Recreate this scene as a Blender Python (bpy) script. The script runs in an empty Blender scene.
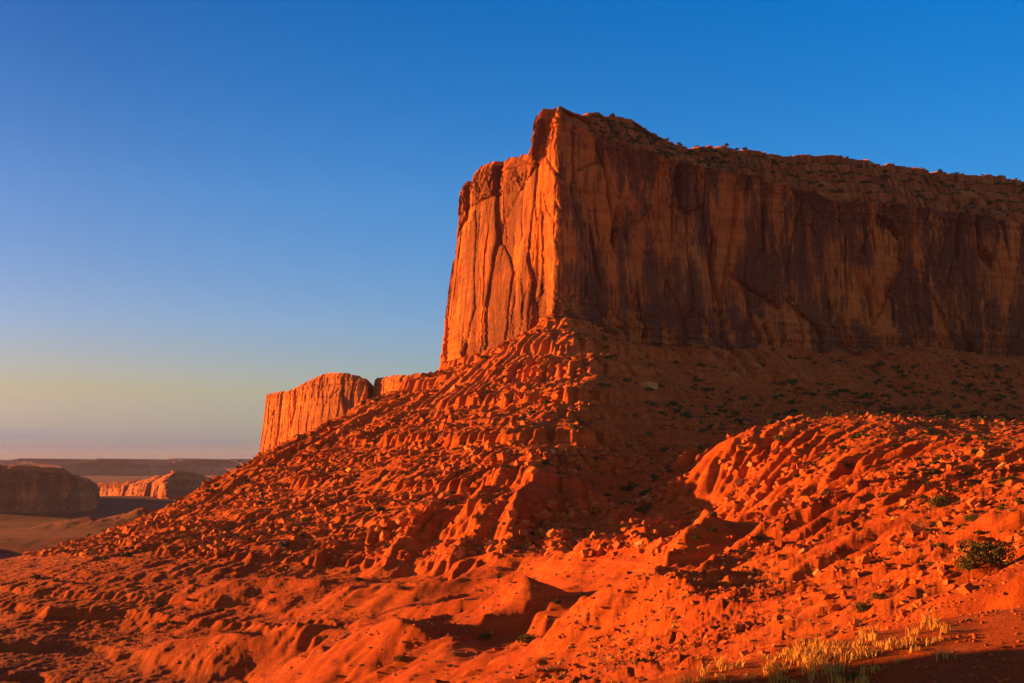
import bpy, math, random
import numpy as np

SC = bpy.context.scene
COL = SC.collection
R = math.radians

# ------------------------------------------------------------------ camera
W, H, F = 1024, 683, 1236.0
PITCH = math.atan((462.0 - 341.5) / F)
cam_d = bpy.data.cameras.new("camera")
cam_d.sensor_width = 36.0
cam_d.lens = F / W * 36.0
cam_d.clip_start = 0.5
cam_d.clip_end = 120000.0
cam = bpy.data.objects.new("camera", cam_d)
COL.objects.link(cam)
cam.location = (0, 0, 0)
cam.rotation_euler = (R(90) + PITCH, 0, 0)
SC.camera = cam

# ------------------------------------------------------------------ sun, sky, exposure
SUN_EL = R(5.5)
SUN_AZ = R(19.0)          # how far the sun stands beyond the left-hand side of the view
SDIR = (-math.cos(SUN_AZ) * math.cos(SUN_EL), math.sin(SUN_AZ) * math.cos(SUN_EL), math.sin(SUN_EL))
sun_d = bpy.data.lights.new("sun", 'SUN')
sun_d.energy = 5.0
sun_d.angle = R(0.5)
sun_d.color = (1.0, 0.36, 0.05)
sun = bpy.data.objects.new("sun", sun_d)
COL.objects.link(sun)
sun.location = (-300, 80, 400)
from mathutils import Vector
sun.rotation_euler = Vector(SDIR).to_track_quat('Z', 'Y').to_euler()

wd = bpy.data.worlds.new("World")
SC.world = wd
wd.use_nodes = True
nt = wd.node_tree
nt.nodes.clear()
def wn(t, **k):
    n = nt.nodes.new(t)
    for a, b in k.items():
        setattr(n, a, b)
    return n
sky = wn('ShaderNodeTexSky', sky_type='NISHITA', sun_disc=False, sun_elevation=SUN_EL,
         sun_rotation=R(-71.0), altitude=1700.0, air_density=1.0, dust_density=1.6, ozone_density=2.5)
hs = wn('ShaderNodeHueSaturation')
hs.inputs['Saturation'].default_value = 1.35
hs.inputs['Value'].default_value = 1.0
bg = wn('ShaderNodeBackground')
bg.inputs['Strength'].default_value = 0.05
wo = wn('ShaderNodeOutputWorld')
nt.links.new(sky.outputs[0], hs.inputs['Color'])
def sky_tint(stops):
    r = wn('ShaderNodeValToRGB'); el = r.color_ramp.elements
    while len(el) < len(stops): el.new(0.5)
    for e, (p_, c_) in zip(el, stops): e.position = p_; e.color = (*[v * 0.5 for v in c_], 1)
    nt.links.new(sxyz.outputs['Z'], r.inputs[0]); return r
tcd = wn('ShaderNodeTexCoord'); sxyz = wn('ShaderNodeSeparateXYZ'); nt.links.new(tcd.outputs['Generated'], sxyz.inputs[0])
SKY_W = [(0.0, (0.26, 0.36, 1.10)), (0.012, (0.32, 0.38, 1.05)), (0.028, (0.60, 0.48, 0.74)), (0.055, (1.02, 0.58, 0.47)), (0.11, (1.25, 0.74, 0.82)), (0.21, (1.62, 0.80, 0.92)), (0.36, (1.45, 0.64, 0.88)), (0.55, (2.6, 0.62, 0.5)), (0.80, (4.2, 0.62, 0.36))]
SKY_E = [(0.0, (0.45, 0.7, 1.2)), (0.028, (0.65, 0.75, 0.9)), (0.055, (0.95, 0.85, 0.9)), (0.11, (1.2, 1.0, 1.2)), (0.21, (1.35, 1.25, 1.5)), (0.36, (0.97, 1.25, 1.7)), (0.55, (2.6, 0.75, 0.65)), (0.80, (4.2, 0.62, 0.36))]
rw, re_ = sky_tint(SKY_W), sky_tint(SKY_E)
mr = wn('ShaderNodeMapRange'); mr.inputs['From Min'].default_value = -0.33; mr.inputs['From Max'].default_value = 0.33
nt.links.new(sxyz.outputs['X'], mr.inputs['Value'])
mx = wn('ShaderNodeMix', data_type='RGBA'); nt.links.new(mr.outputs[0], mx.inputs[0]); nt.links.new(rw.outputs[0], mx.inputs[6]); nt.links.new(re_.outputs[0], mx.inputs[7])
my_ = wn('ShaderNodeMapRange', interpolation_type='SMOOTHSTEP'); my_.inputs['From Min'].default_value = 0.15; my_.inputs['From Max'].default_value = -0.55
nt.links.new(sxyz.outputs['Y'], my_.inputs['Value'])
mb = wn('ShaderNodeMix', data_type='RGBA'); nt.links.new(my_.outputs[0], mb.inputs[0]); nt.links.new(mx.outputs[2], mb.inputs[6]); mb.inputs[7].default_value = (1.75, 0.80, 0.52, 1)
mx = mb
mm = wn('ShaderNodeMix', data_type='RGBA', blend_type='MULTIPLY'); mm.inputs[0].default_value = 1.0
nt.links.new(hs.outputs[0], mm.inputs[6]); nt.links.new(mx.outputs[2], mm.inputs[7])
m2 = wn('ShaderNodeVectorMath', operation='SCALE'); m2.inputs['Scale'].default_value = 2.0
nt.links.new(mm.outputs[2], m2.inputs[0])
cm = wn('ShaderNodeMapping'); cm.inputs['Scale'].default_value = (5.0, 5.0, 260.0); nt.links.new(tcd.outputs['Generated'], cm.inputs['Vector'])
cn = wn('ShaderNodeTexNoise'); cn.inputs['Scale'].default_value = 1.0; cn.inputs['Detail'].default_value = 4; nt.links.new(cm.outputs[0], cn.inputs['Vector'])
cr = wn('ShaderNodeValToRGB'); cr.color_ramp.elements[0].position = 0.52; cr.color_ramp.elements[1].position = 0.66; nt.links.new(cn.outputs['Fac'], cr.inputs[0])
cz = wn('ShaderNodeValToRGB'); el = cz.color_ramp.elements
el.new(0.5); el.new(0.5)
for e, (p_, v_) in zip(el, ((0.003, 0), (0.010, 0.55), (0.018, 0.45), (0.027, 0))): e.position = p_; e.color = (v_, v_, v_, 1)
nt.links.new(sxyz.outputs['Z'], cz.inputs[0])
cf = wn('ShaderNodeMath', operation='MULTIPLY'); nt.links.new(cr.outputs[0], cf.inputs[0]); nt.links.new(cz.outputs[0], cf.inputs[1])
cx = wn('ShaderNodeMix', data_type='RGBA'); nt.links.new(cf.outputs[0], cx.inputs[0]); nt.links.new(m2.outputs[0], cx.inputs[6]); cx.inputs[7].default_value = (0.9, 1.05, 1.6, 1)
oz = wn('ShaderNodeMapRange', interpolation_type='SMOOTHSTEP'); oz.inputs['From Min'].default_value = 0.36; oz.inputs['From Max'].default_value = 0.72
nt.links.new(sxyz.outputs['Z'], oz.inputs['Value'])
ox_ = wn('ShaderNodeMix', data_type='RGBA'); nt.links.new(oz.outputs[0], ox_.inputs[0]); nt.links.new(cx.outputs[2], ox_.inputs[6]); ox_.inputs[7].default_value = (0.62, 0.44, 0.60, 1)
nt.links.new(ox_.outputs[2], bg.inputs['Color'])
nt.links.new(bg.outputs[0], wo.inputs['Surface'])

SC.view_settings.view_transform = 'Standard'
SC.view_settings.look = 'None'
SC.view_settings.exposure = 2.1
SC.view_settings.gamma = 1.0
SC.render.engine = 'CYCLES'
SC.cycles.max_bounces = 5
SC.cycles.diffuse_bounces = 3
SC.cycles.volume_bounces = 0
SC.cycles.use_denoising = True

# ------------------------------------------------------------------ helpers
def at(px, py, Y):
    """World point at depth Y seen at pixel (px, py): used to read the place's layout off the photograph."""
    x = (px - 512.0) / F
    y = (341.5 - py) / F
    d = (x, math.cos(PITCH) - y * math.sin(PITCH), math.sin(PITCH) + y * math.cos(PITCH))
    k = Y / d[1]
    return (d[0] * k, Y, d[2] * k)

def proj(X, Y, Z):
    c, s = math.cos(PITCH), math.sin(PITCH)
    dep = Y * c + Z * s
    dep = np.where(dep < 0.1, 0.1, dep)
    up = -Y * s + Z * c
    return 512 + F * X / dep, 341.5 - F * up / dep, dep

def _hash(ix, iy, seed):
    h = (ix.astype(np.int64) * 374761393 + iy.astype(np.int64) * 668265263 + int(seed) * 974634777) & 0xFFFFFFFF
    h = ((h ^ (h >> 13)) * 1274126177) & 0xFFFFFFFF
    h = h ^ (h >> 16)
    h = (h * 2246822519) & 0xFFFFFFFF
    return h ^ (h >> 15)

def rnd2(ix, iy, seed):
    return _hash(ix, iy, seed).astype(np.float64) / 4294967296.0

def perlin(x, y, seed=0):
    x = np.asarray(x, float); y = np.asarray(y, float)
    x, y = np.broadcast_arrays(x, y)
    ix = np.floor(x); iy = np.floor(y)
    fx = x - ix; fy = y - iy
    ix = ix.astype(np.int64); iy = iy.astype(np.int64)
    u = fx * fx * fx * (fx * (fx * 6 - 15) + 10)
    v = fy * fy * fy * (fy * (fy * 6 - 15) + 10)
    def g(dx, dy):
        a = rnd2(ix + dx, iy + dy, seed) * (2 * math.pi)
        return np.cos(a) * (fx - dx) + np.sin(a) * (fy - dy)
    a = g(0, 0); b = g(1, 0); c = g(0, 1); d = g(1, 1)
    return ((a * (1 - u) + b * u) * (1 - v) + (c * (1 - u) + d * u) * v) * 1.5

def fbm(x, y, seed=0, octs=4, gain=0.5, ridged=False):
    t = 0; a = 1.0; n = 0; f = 1.0
    for o in range(octs):
        p = perlin(x * f + o * 17.3, y * f - o * 9.1, seed + o * 31)
        if ridged:
            p = 1 - 2 * np.abs(p)
        t = t + a * p; n += a; a *= gain; f *= 2.03
    return t / n

def voronoi(x, y, seed=0):
    """cell id random value, second random, F1 and edge distance F2-F1"""
    x, y = np.broadcast_arrays(np.asarray(x, float), np.asarray(y, float))
    ix = np.floor(x).astype(np.int64); iy = np.floor(y).astype(np.int64)
    f1 = np.full(x.shape, 9.0); f2 = np.full(x.shape, 9.0)
    r1 = np.zeros(x.shape); ox = np.zeros(x.shape); oy = np.zeros(x.shape)
    for dx in (-1, 0, 1):
        for dy in (-1, 0, 1):
            cx = ix + dx; cy = iy + dy
            px = cx + rnd2(cx, cy, seed); py = cy + rnd2(cx, cy, seed + 7)
            d = np.hypot(px - x, py - y)
            rr = rnd2(cx, cy, seed + 13)
            closer = d < f1
            f2 = np.where(closer, f1, np.minimum(f2, d))
            r1 = np.where(closer, rr, r1)
            ox = np.where(closer, x - px, ox); oy = np.where(closer, y - py, oy)
            f1 = np.where(closer, d, f1)
    return r1, ox, oy, f1, f2 - f1

def sstep(x, a, b):
    t = np.clip((x - a) / (b - a), 0, 1)
    return t * t * (3 - 2 * t)

def blur(a, s):
    """separable gaussian blur of a 2D array, sigma s cells"""
    n = max(1, int(3 * s))
    k = np.exp(-0.5 * (np.arange(-n, n + 1) / s) ** 2); k /= k.sum()
    for ax in (0, 1):
        p = np.pad(a, [(n, n) if i == ax else (0, 0) for i in (0, 1)], mode='edge')
        o = np.zeros_like(a)
        for i, w in enumerate(k):
            sl = [slice(None), slice(None)]
            sl[ax] = slice(i, i + a.shape[ax])
            o += w * p[tuple(sl)]
        a = o
    return a

def mesh_np(name, verts, quads=None, tris=None, smooth=True):
    me = bpy.data.meshes.new(name)
    verts = np.ascontiguousarray(verts, dtype=np.float32).reshape(-1, 3)
    me.vertices.add(len(verts))
    me.vertices.foreach_set('co', verts.ravel())
    loops = []; totals = []
    if quads is not None and len(quads):
        q = np.asarray(quads, dtype=np.int32); loops.append(q.ravel()); totals.append(np.full(len(q), 4, np.int32))
    if tris is not None and len(tris):
        t = np.asarray(tris, dtype=np.int32); loops.append(t.ravel()); totals.append(np.full(len(t), 3, np.int32))
    loops = np.concatenate(loops); totals = np.concatenate(totals)
    me.loops.add(len(loops)); me.loops.foreach_set('vertex_index', loops)
    starts = np.concatenate([[0], np.cumsum(totals)[:-1]]).astype(np.int32)
    me.polygons.add(len(totals)); me.polygons.foreach_set('loop_start', starts)
    me.polygons.foreach_set('loop_total', totals)
    me.polygons.foreach_set('use_smooth', np.full(len(totals), smooth, dtype=bool))
    me.update(calc_edges=True)
    return me

def obj(name, me, mat, parent=None):
    o = bpy.data.objects.new(name, me)
    COL.objects.link(o)
    if mat and not me.materials:
        me.materials.append(mat)
    if parent:
        o.parent = parent
    return o

def tag(o, label=None, cat=None, group=None, kind=None):
    if label: o['label'] = label
    if cat: o['category'] = cat
    if group: o['group'] = group
    if kind: o['kind'] = kind
    return o

def grid_quads(nr, nc, wrap=False):
    r = np.arange(nr - 1)[:, None]; c = np.arange(nc if wrap else nc - 1)[None, :]
    c2 = (c + 1) % nc
    a = r * nc + c; b = r * nc + c2; d = (r + 1) * nc + c; e = (r + 1) * nc + c2
    return np.stack([a, b, e, d], -1).reshape(-1, 4)

# ------------------------------------------------------------------ materials
def new_mat(name, rough=0.95):
    m = bpy.data.materials.new(name); m.use_nodes = True
    t = m.node_tree; b = t.nodes['Principled BSDF']
    b.inputs['Roughness'].default_value = rough
    b.inputs['Specular IOR Level'].default_value = 0.12
    return m, t, b

class NB:
    def __init__(s, t): s.t = t
    def n(s, kind, **k):
        n = s.t.nodes.new(kind)
        for a, b in k.items(): setattr(n, a, b)
        return n
    def link(s, a, b): s.t.links.new(a, b)
    def pos(s): return s.n('ShaderNodeNewGeometry').outputs['Position']
    def mapping(s, vec, scale, loc=(0, 0, 0)):
        m = s.n('ShaderNodeMapping'); s.link(vec, m.inputs['Vector'])
        m.inputs['Scale'].default_value = scale; m.inputs['Location'].default_value = loc
        return m.outputs[0]
    def noise(s, vec, scale, detail=5, rough=0.55, dist=0.0):
        m = s.n('ShaderNodeTexNoise'); s.link(vec, m.inputs['Vector'])
        m.inputs['Scale'].default_value = scale; m.inputs['Detail'].default_value = detail
        m.inputs['Roughness'].default_value = rough; m.inputs['Distortion'].default_value = dist
        return m.outputs['Fac']
    def ramp(s, fac, stops, interp='LINEAR'):
        r = s.n('ShaderNodeValToRGB'); s.link(fac, r.inputs[0]); r.color_ramp.interpolation = interp
        el = r.color_ramp.elements
        while len(el) < len(stops): el.new(0.5)
        for e, (p, c) in zip(el, stops):
            e.position = p
            e.color = (c, c, c, 1) if isinstance(c, (int, float)) else (*c, 1)
        return r.outputs[0]
    def mix(s, fac, a, b, mode='MIX'):
        m = s.n('ShaderNodeMix', data_type='RGBA', blend_type=mode)
        for i, v in ((0, fac), (6, a), (7, b)):
            if isinstance(v, (int, float)): m.inputs[i].default_value = v
            elif isinstance(v, tuple): m.inputs[i].default_value = (*v, 1)
            else: s.link(v, m.inputs[i])
        return m.outputs[2]
    def math(s, op, a, b=0.0):
        m = s.n('ShaderNodeMath', operation=op)
        for i, v in ((0, a), (1, b)):
            if isinstance(v, (int, float)): m.inputs[i].default_value = v
            else: s.link(v, m.inputs[i])
        return m.outputs[0]
    def bump(s, h, strength, dist, normal=None):
        b = s.n('ShaderNodeBump'); s.link(h, b.inputs['Height'])
        b.inputs['Strength'].default_value = strength; b.inputs['Distance'].default_value = dist
        if normal is not None: s.link(normal, b.inputs['Normal'])
        return b.outputs[0]

def soil_material():
    m, t, b = new_mat('red_soil')
    k = NB(t); p = k.pos()
    zwarp = k.mapping(p, (0.012, 0.012, 0.23))
    strata = k.noise(zwarp, 1.0, 3, 0.6)
    c = k.ramp(strata, [(0.30, (0.22, 0.032, 0.006)), (0.44, (0.43, 0.080, 0.011)), (0.52, (0.31, 0.047, 0.008)),
                        (0.60, (0.48, 0.102, 0.015)), (0.74, (0.36, 0.062, 0.009))])
    big = k.noise(p, 0.03, 6, 0.6)
    c = k.mix(k.ramp(big, [(0.40, 0.0), (0.68, 0.6)]), c, (0.48, 0.110, 0.018))
    sep = k.n('ShaderNodeSeparateXYZ'); k.link(p, sep.inputs[0])
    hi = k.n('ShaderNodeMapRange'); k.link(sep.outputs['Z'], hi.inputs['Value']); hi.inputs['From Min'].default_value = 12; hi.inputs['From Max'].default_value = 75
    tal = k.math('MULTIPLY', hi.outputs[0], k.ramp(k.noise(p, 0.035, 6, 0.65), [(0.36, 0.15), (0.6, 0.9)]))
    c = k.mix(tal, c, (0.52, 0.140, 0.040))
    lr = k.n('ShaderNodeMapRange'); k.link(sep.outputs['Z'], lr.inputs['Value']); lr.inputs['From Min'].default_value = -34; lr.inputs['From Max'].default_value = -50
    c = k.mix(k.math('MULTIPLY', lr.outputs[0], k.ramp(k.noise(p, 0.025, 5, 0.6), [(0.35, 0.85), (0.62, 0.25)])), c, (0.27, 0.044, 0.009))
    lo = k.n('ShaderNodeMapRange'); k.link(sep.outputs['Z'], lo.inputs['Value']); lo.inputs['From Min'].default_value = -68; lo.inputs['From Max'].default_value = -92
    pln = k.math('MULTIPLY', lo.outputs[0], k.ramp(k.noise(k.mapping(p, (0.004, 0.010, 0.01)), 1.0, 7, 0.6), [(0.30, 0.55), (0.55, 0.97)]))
    c = k.mix(pln, c, (0.072, 0.031, 0.019))  # dark scrub cover on the low plain, with distant shadow mixed into the colour
    # loose stones and gravel: pale specks on the red ground
    v = k.n('ShaderNodeTexVoronoi'); k.link(p, v.inputs['Vector']); v.inputs['Scale'].default_value = 0.55
    spk = k.ramp(v.outputs['Distance'], [(0.10, 1.0), (0.30, 0.0)])
    dens = k.ramp(k.noise(p, 0.02, 4, 0.6), [(0.45, 0.0), (0.62, 0.55)])
    c = k.mix(k.math('MULTIPLY', spk, dens), c, (0.58, 0.27, 0.11))
    v2 = k.n('ShaderNodeTexVoronoi'); k.link(p, v2.inputs['Vector']); v2.inputs['Scale'].default_value = 1.3
    spk2 = k.ramp(v2.outputs['Distance'], [(0.12, 1.0), (0.26, 0.0)])
    c = k.mix(k.math('MULTIPLY', spk2, k.ramp(k.noise(p, 0.05, 4, 0.65), [(0.42, 0.05), (0.6, 0.6)])), c, (0.52, 0.20, 0.075))
    mid_ = k.noise(p, 0.16, 7, 0.68)
    c = k.mix(k.ramp(mid_, [(0.34, 0.65), (0.50, 0.0)]), c, (0.20, 0.030, 0.008))
    fine = k.noise(p, 0.9, 8, 0.7)
    c = k.mix(k.ramp(fine, [(0.25, 0.55), (0.5, 0.0)]), c, (0.18, 0.030, 0.008))
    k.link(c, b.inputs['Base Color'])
    h = k.mix(0.5, k.noise(p, 0.35, 10, 0.65), k.noise(p, 3.0, 8, 0.7))
    b1 = k.bump(h, 0.9, 1.1)
    k.link(k.bump(k.noise(p, 9.0, 6, 0.7), 0.7, 0.12, b1), b.inputs['Normal'])
    return m

def cliff_material(name='sandstone', varnish=0.8, scale=1.0, base=((0.37, 0.100, 0.025), (0.50, 0.170, 0.048))):
    m, t, b = new_mat(name)
    k = NB(t); p = k.pos()
    n1 = k.noise(k.mapping(p, (0.03 * scale, 0.03 * scale, 0.03 * scale)), 1.0, 6, 0.6)
    c = k.ramp(n1, [(0.35, base[0]), (0.65, base[1])])
    # horizontal bedding
    bed = k.noise(k.mapping(p, (0.004 * scale, 0.004 * scale, 0.22 * scale)), 1.0, 5, 0.65)
    c = k.mix(k.ramp(bed, [(0.42, 0.55), (0.55, 0.0)]), c, (0.33, 0.070, 0.018))
    # desert varnish: tall dark stains running down the wall
    warp = k.noise(p, 0.05 * scale, 4, 0.6, 0.6)
    vp = k.mapping(p, (0.075 * scale, 0.075 * scale, 0.011 * scale))
    st = k.noise(vp, 1.0, 7, 0.62, 0.35)
    patch = k.noise(k.mapping(p, (0.014 * scale, 0.014 * scale, 0.010 * scale), (3.1, 5.2, 0.7)), 1.0, 4, 0.6)
    f = k.math('ADD', k.math('MULTIPLY', st, 0.75), k.math('MULTIPLY', patch, 0.62))
    f = k.math('ADD', f, k.math('MULTIPLY', warp, 0.15))
    at_ = k.n('ShaderNodeAttribute', attribute_name='panel')
    f = k.math('ADD', f, k.math('MULTIPLY', k.math('SUBTRACT', at_.outputs['Fac'], 0.5), 0.20))
    fs = k.noise(k.mapping(p, (0.5 * scale, 0.5 * scale, 0.03 * scale), (9.7, 2, 0)), 1.0, 6, 0.65)
    f = k.math('ADD', f, k.math('MULTIPLY', k.math('SUBTRACT', fs, 0.5), 0.55))
    f = k.ramp(f, [(0.69, 0.0), (0.735, varnish * 0.7), (0.82, varnish)])
    c = k.mix(f, c, (0.072, 0.028, 0.024))
    thin = k.noise(k.mapping(p, (0.35 * scale, 0.35 * scale, 0.02 * scale), (1.7, 0, 0)), 1.0, 5, 0.6)
    c = k.mix(k.ramp(thin, [(0.36, 0.45 * varnish), (0.46, 0.0)]), c, (0.20, 0.055, 0.026))
    k.link(c, b.inputs['Base Color'])
    hv = k.noise(k.mapping(p, (0.22 * scale, 0.22 * scale, 0.06 * scale)), 1.0, 9, 0.65)
    hf = k.noise(p, 0.9 * scale, 9, 0.65)
    h = k.mix(0.4, hv, hf)
    k.link(k.bump(h, 0.9, 2.2 / scale), b.inputs['Normal'])
    return m

def simple_mat(name, c1, c2, sc=1.5, rough=0.95, bump=0.0):
    m, t, b = new_mat(name, rough)
    k = NB(t); p = k.pos()
    oi = k.n('ShaderNodeObjectInfo')
    n = k.noise(p, sc, 5, 0.6)
    f = k.math('ADD', k.math('MULTIPLY', n, 0.7), k.math('MULTIPLY', oi.outputs['Random'], 0.3))
    k.link(k.ramp(f, [(0.25, c1), (0.75, c2)]), b.inputs['Base Color'])
    if bump:
        k.link(k.bump(k.noise(p, sc * 3, 7, 0.65), 0.8, bump), b.inputs['Normal'])
    return m

M_SOIL = soil_material()
M_CLIFF = cliff_material('mesa_sandstone', 0.85, 1.0, ((0.42, 0.105, 0.024), (0.52, 0.155, 0.036)))
M_CAP = None
M_BUTTE = cliff_material('butte_sandstone', 0.55, 0.6, ((0.44, 0.125, 0.028), (0.52, 0.165, 0.040)))
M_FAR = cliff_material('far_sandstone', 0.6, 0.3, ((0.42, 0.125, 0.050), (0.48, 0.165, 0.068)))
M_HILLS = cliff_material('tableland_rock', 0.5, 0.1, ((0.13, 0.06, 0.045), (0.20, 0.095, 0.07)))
M_ROCK = simple_mat('boulder_sandstone', (0.30, 0.066, 0.016), (0.52, 0.15, 0.038), 0.5, 0.95, 0.25)
M_PALE = simple_mat('pale_sandstone', (0.42, 0.145, 0.050), (0.56, 0.24, 0.095), 0.5, 0.95, 0.25)
M_LEAF = simple_mat('dry_green_leaves', (0.045, 0.050, 0.020), (0.10, 0.098, 0.036), 2.0)
M_SAGE = simple_mat('pale_sage_leaves', (0.36, 0.25, 0.11), (0.54, 0.40, 0.20), 3.0)
M_STEM = simple_mat('dry_wood', (0.10, 0.055, 0.03), (0.17, 0.10, 0.055), 3.0)
M_GRASS = simple_mat('dry_grass', (0.42, 0.20, 0.040), (0.58, 0.32, 0.075), 1.0)

# ------------------------------------------------------------------ lie of the land
CELL = 2.0
GX0, GX1, GY0, GY1 = -700.0, 900.0, -200.0, 1500.0
gx = np.arange(GX0, GX1 + 0.1, CELL); gy = np.arange(GY0, GY1 + 0.1, CELL)

def apron(X, Y, cx, cy, rx, ry, top, floor, ang=0.0):
    c, s = math.cos(ang), math.sin(ang)
    u = ((X - cx) * c + (Y - cy) * s) / rx; v = (-(X - cx) * s + (Y - cy) * c) / ry
    d = np.sqrt(u * u + v * v)
    return (top - floor) * np.clip(1 - np.maximum(d - 1, 0) * 0.9, 0, 1)

def far_height(X, Y):
    r = np.hypot(X, Y)
    z = -62 - 88 * sstep(r, 700, 3200)
    z = z + 3.0 * fbm(X / 160, Y / 160, 5, 4) * sstep(r, 300, 900) + 9 * fbm(X / 900, Y / 900, 8, 3) * sstep(r, 1500, 3000)
    right = sstep(X, 60, 500) * (1 - sstep(Y, 1700, 2600)) * (1 - sstep(X, 1400, 2600))
    z = z + right * 120
    z = z + apron(X, Y, -250, 2380, 150, 200, -8, -150, 0.15)
    # small red ridge out on the plain
    z = z + 40 * np.exp(-(((X + 560) / 300) ** 2 + ((Y - 2250) / 130) ** 2)) * (1 + 0.5 * fbm(X / 70, Y / 70, 77, 4))
    z = z + apron(X, Y, -1150, 4650, 350, 300, -128, -150) + apron(X, Y, -1700, 3900, 420, 350, -128, -150)
    return z

CP = []
def cp(px, py, Y): CP.append(at(px, py, Y))
def cw(x, y, z): CP.append((x, y, z))
# ridge running down from the prow
for a in ((560, 316, 912), (578, 322, 898), (590, 350, 832), (583, 378, 775), (580, 404, 724), (562, 430, 670), (545, 450, 630),
          (532, 474, 596), (540, 505, 568), (556, 530, 546), (570, 552, 526)): cp(*a)
# sunlit talus left of the ridge
for a in ((500, 345, 955), (455, 362, 1010), (438, 368, 1080), (350, 410, 1010), (262, 459, 935), (180, 512, 850), (100, 545, 740), (0, 576, 640),
          (520, 400, 800), (480, 440, 715), (440, 400, 865), (400, 470, 720), (340, 480, 770), (300, 520, 670), (220, 520, 720),
          (470, 500, 610), (400, 530, 600), (470, 545, 540), (330, 556, 590), (230, 562, 600), (120, 572, 610)): cp(*a)
# basin
for a in ((600, 680, 110), (600, 650, 200), (600, 615, 320), (600, 585, 430), (620, 560, 500),
          (420, 683, 310), (400, 650, 370), (400, 620, 440), (400, 596, 500), (400, 572, 550), (250, 683, 415), (220, 640, 480), (200, 600, 550),
          (0, 683, 460), (0, 640, 515), (0, 605, 575), (110, 683, 445), (100, 620, 540), (660, 570, 470), (500, 660, 250), (500, 610, 420),
          (510, 683, 180)): cp(*a)
# dark gully right of the ridge
for a in ((640, 545, 520), (700, 543, 505), (700, 515, 545), (698, 482, 592), (692, 452, 640), (688, 422, 715), (686, 392, 805), (690, 352, 945),
          (640, 360, 875), (640, 400, 772), (636, 440, 685), (620, 480, 625), (640, 510, 565), (600, 510, 575)): cp(*a)
# sunlit bench
for a in ((715, 438, 566), (708, 464, 550), (730, 430, 568), (745, 428, 556), (760, 427, 556), (745, 436, 590), (762, 434, 605), (790, 424, 560), (840, 417, 550), (900, 416, 560), (960, 419, 560), (1024, 424, 550),
          (720, 500, 520), (735, 530, 480), (720, 560, 400), (720, 590, 300), (720, 620, 200), (720, 655, 100),
          (780, 450, 520), (770, 500, 430), (780, 560, 270), (790, 620, 130), (790, 655, 62),
          (850, 442, 450), (850, 490, 330), (850, 540, 220), (850, 590, 120), (850, 635, 60), (850, 668, 26),
          (930, 445, 455), (930, 490, 300), (930, 545, 150), (930, 590, 65), (930, 628, 24),
          (1000, 437, 460), (1000, 468, 300), (1000, 512, 150), (1000, 560, 60), (1000, 612, 17)): cp(*a)
# hollow behind the bench, and the shaded talus up to the wall
for a in ((745, 436, 665), (800, 434, 665), (850, 432, 665), (920, 433, 665), (1024, 438, 660),
          (760, 345, 1015), (740, 385, 900), (770, 412, 800), (900, 349, 1062), (900, 385, 900), (900, 412, 790), (820, 347, 1035), (830, 385, 900), (840, 408, 790),
          (1024, 354, 1125), (1024, 395, 930), (1024, 420, 790)): cp(*a)
# beyond the frame
for a in ((0, 0, -1.8), (6, 8, -1.75), (3, -15, -1.2), (40, 20, -1.0), (-8, 6, -4), (60, -120, 4), (-60, -120, -5), (250, -150, 12), (300, 60, 8), (260, 250, 8), (450, 300, 20),
          (380, 600, 22), (700, 600, 50), (800, 1240, 100), (850, 900, 75), (850, 100, 40), (-40, 110, -34), (-80, 60, -36), (-110, 220, -72), (-150, 120, -58), (-300, 100, -86), (-400, 300, -90), (-650, 0, -85),
          (-450, 600, -78), (-650, 600, -82), (-600, 1000, -85), (-350, 1100, -72), (-620, 1400, -105), (-250, 1300, -60), (-90, 1220, 40),
          (-60, 1400, 30), (100, 1050, 100), (200, 1200, 100), (500, 1300, 100), (250, 1050, 100), (20, 980, 104), (-300, 900, -55)): cw(*a)
CP = np.array(CP)

def tps(P, X, Y):
    n = len(P); s = 500.0
    x, y = P[:, 0] / s, P[:, 1] / s
    def U(d2): return 0.5 * d2 * np.log(d2 + 1e-12)
    K = U((x[:, None] - x) ** 2 + (y[:, None] - y) ** 2) + 4e-5 * np.eye(n)
    A = np.zeros((n + 3, n + 3)); A[:n, :n] = K
    A[:n, n] = 1; A[:n, n + 1] = x; A[:n, n + 2] = y
    A[n:, :n] = A[:n, n:].T
    w = np.linalg.solve(A, np.concatenate([P[:, 2], [0, 0, 0]]))
    out = w[n] + w[n + 1] * X / s + w[n + 2] * Y / s
    for i in range(n):
        out = out + w[i] * U((X / s - x[i]) ** 2 + (Y / s - y[i]) ** 2)
    return out

GXX, GYY = np.meshgrid(gx, gy)
Zm = tps(CP, GXX, GYY)
edge = np.minimum(np.minimum(GXX - GX0, GX1 - GXX), np.minimum(GYY - GY0, GY1 - GYY))
wb = sstep(edge, 0, 220)
Zg = Zm * wb + far_height(GXX, GYY) * (1 - wb)
# unseen knoll added left of the viewpoint to shade the near right corner
Zg += (17.0 + 4.0 * fbm(GXX / 9, GYY / 9, 777, 4, 0.6)) * np.exp(-((GXX + 23 + 1.5 * perlin(GYY / 6, GXX / 6, 778)) / 6) ** 2) * (1 - sstep(GYY, 22.8, 26.0)) * sstep(GYY, 5, 13)
RR = np.hypot(GXX, GYY)
fade_near = sstep(RR, 25, 140)
fade_mid = sstep(RR, 60, 420)
slope = np.hypot(*np.gradient(blur(Zm, 4), CELL))
LEFT = (1 - sstep(GXX, -120, -20)) * sstep(-Zm, 25, 45)
sm = np.maximum(sstep(slope, 0.10, 0.42), 0.22 * LEFT)
BENCH = np.exp(-(((GXX - 102) / 42) ** 2 + ((GYY - 552) / 55) ** 2))
sm = sm * (1 - 0.85 * BENCH)
LOWL = LEFT * sstep(-Zm, 46, 53)
sm = sm * (1 - 0.92 * LOWL)
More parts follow.
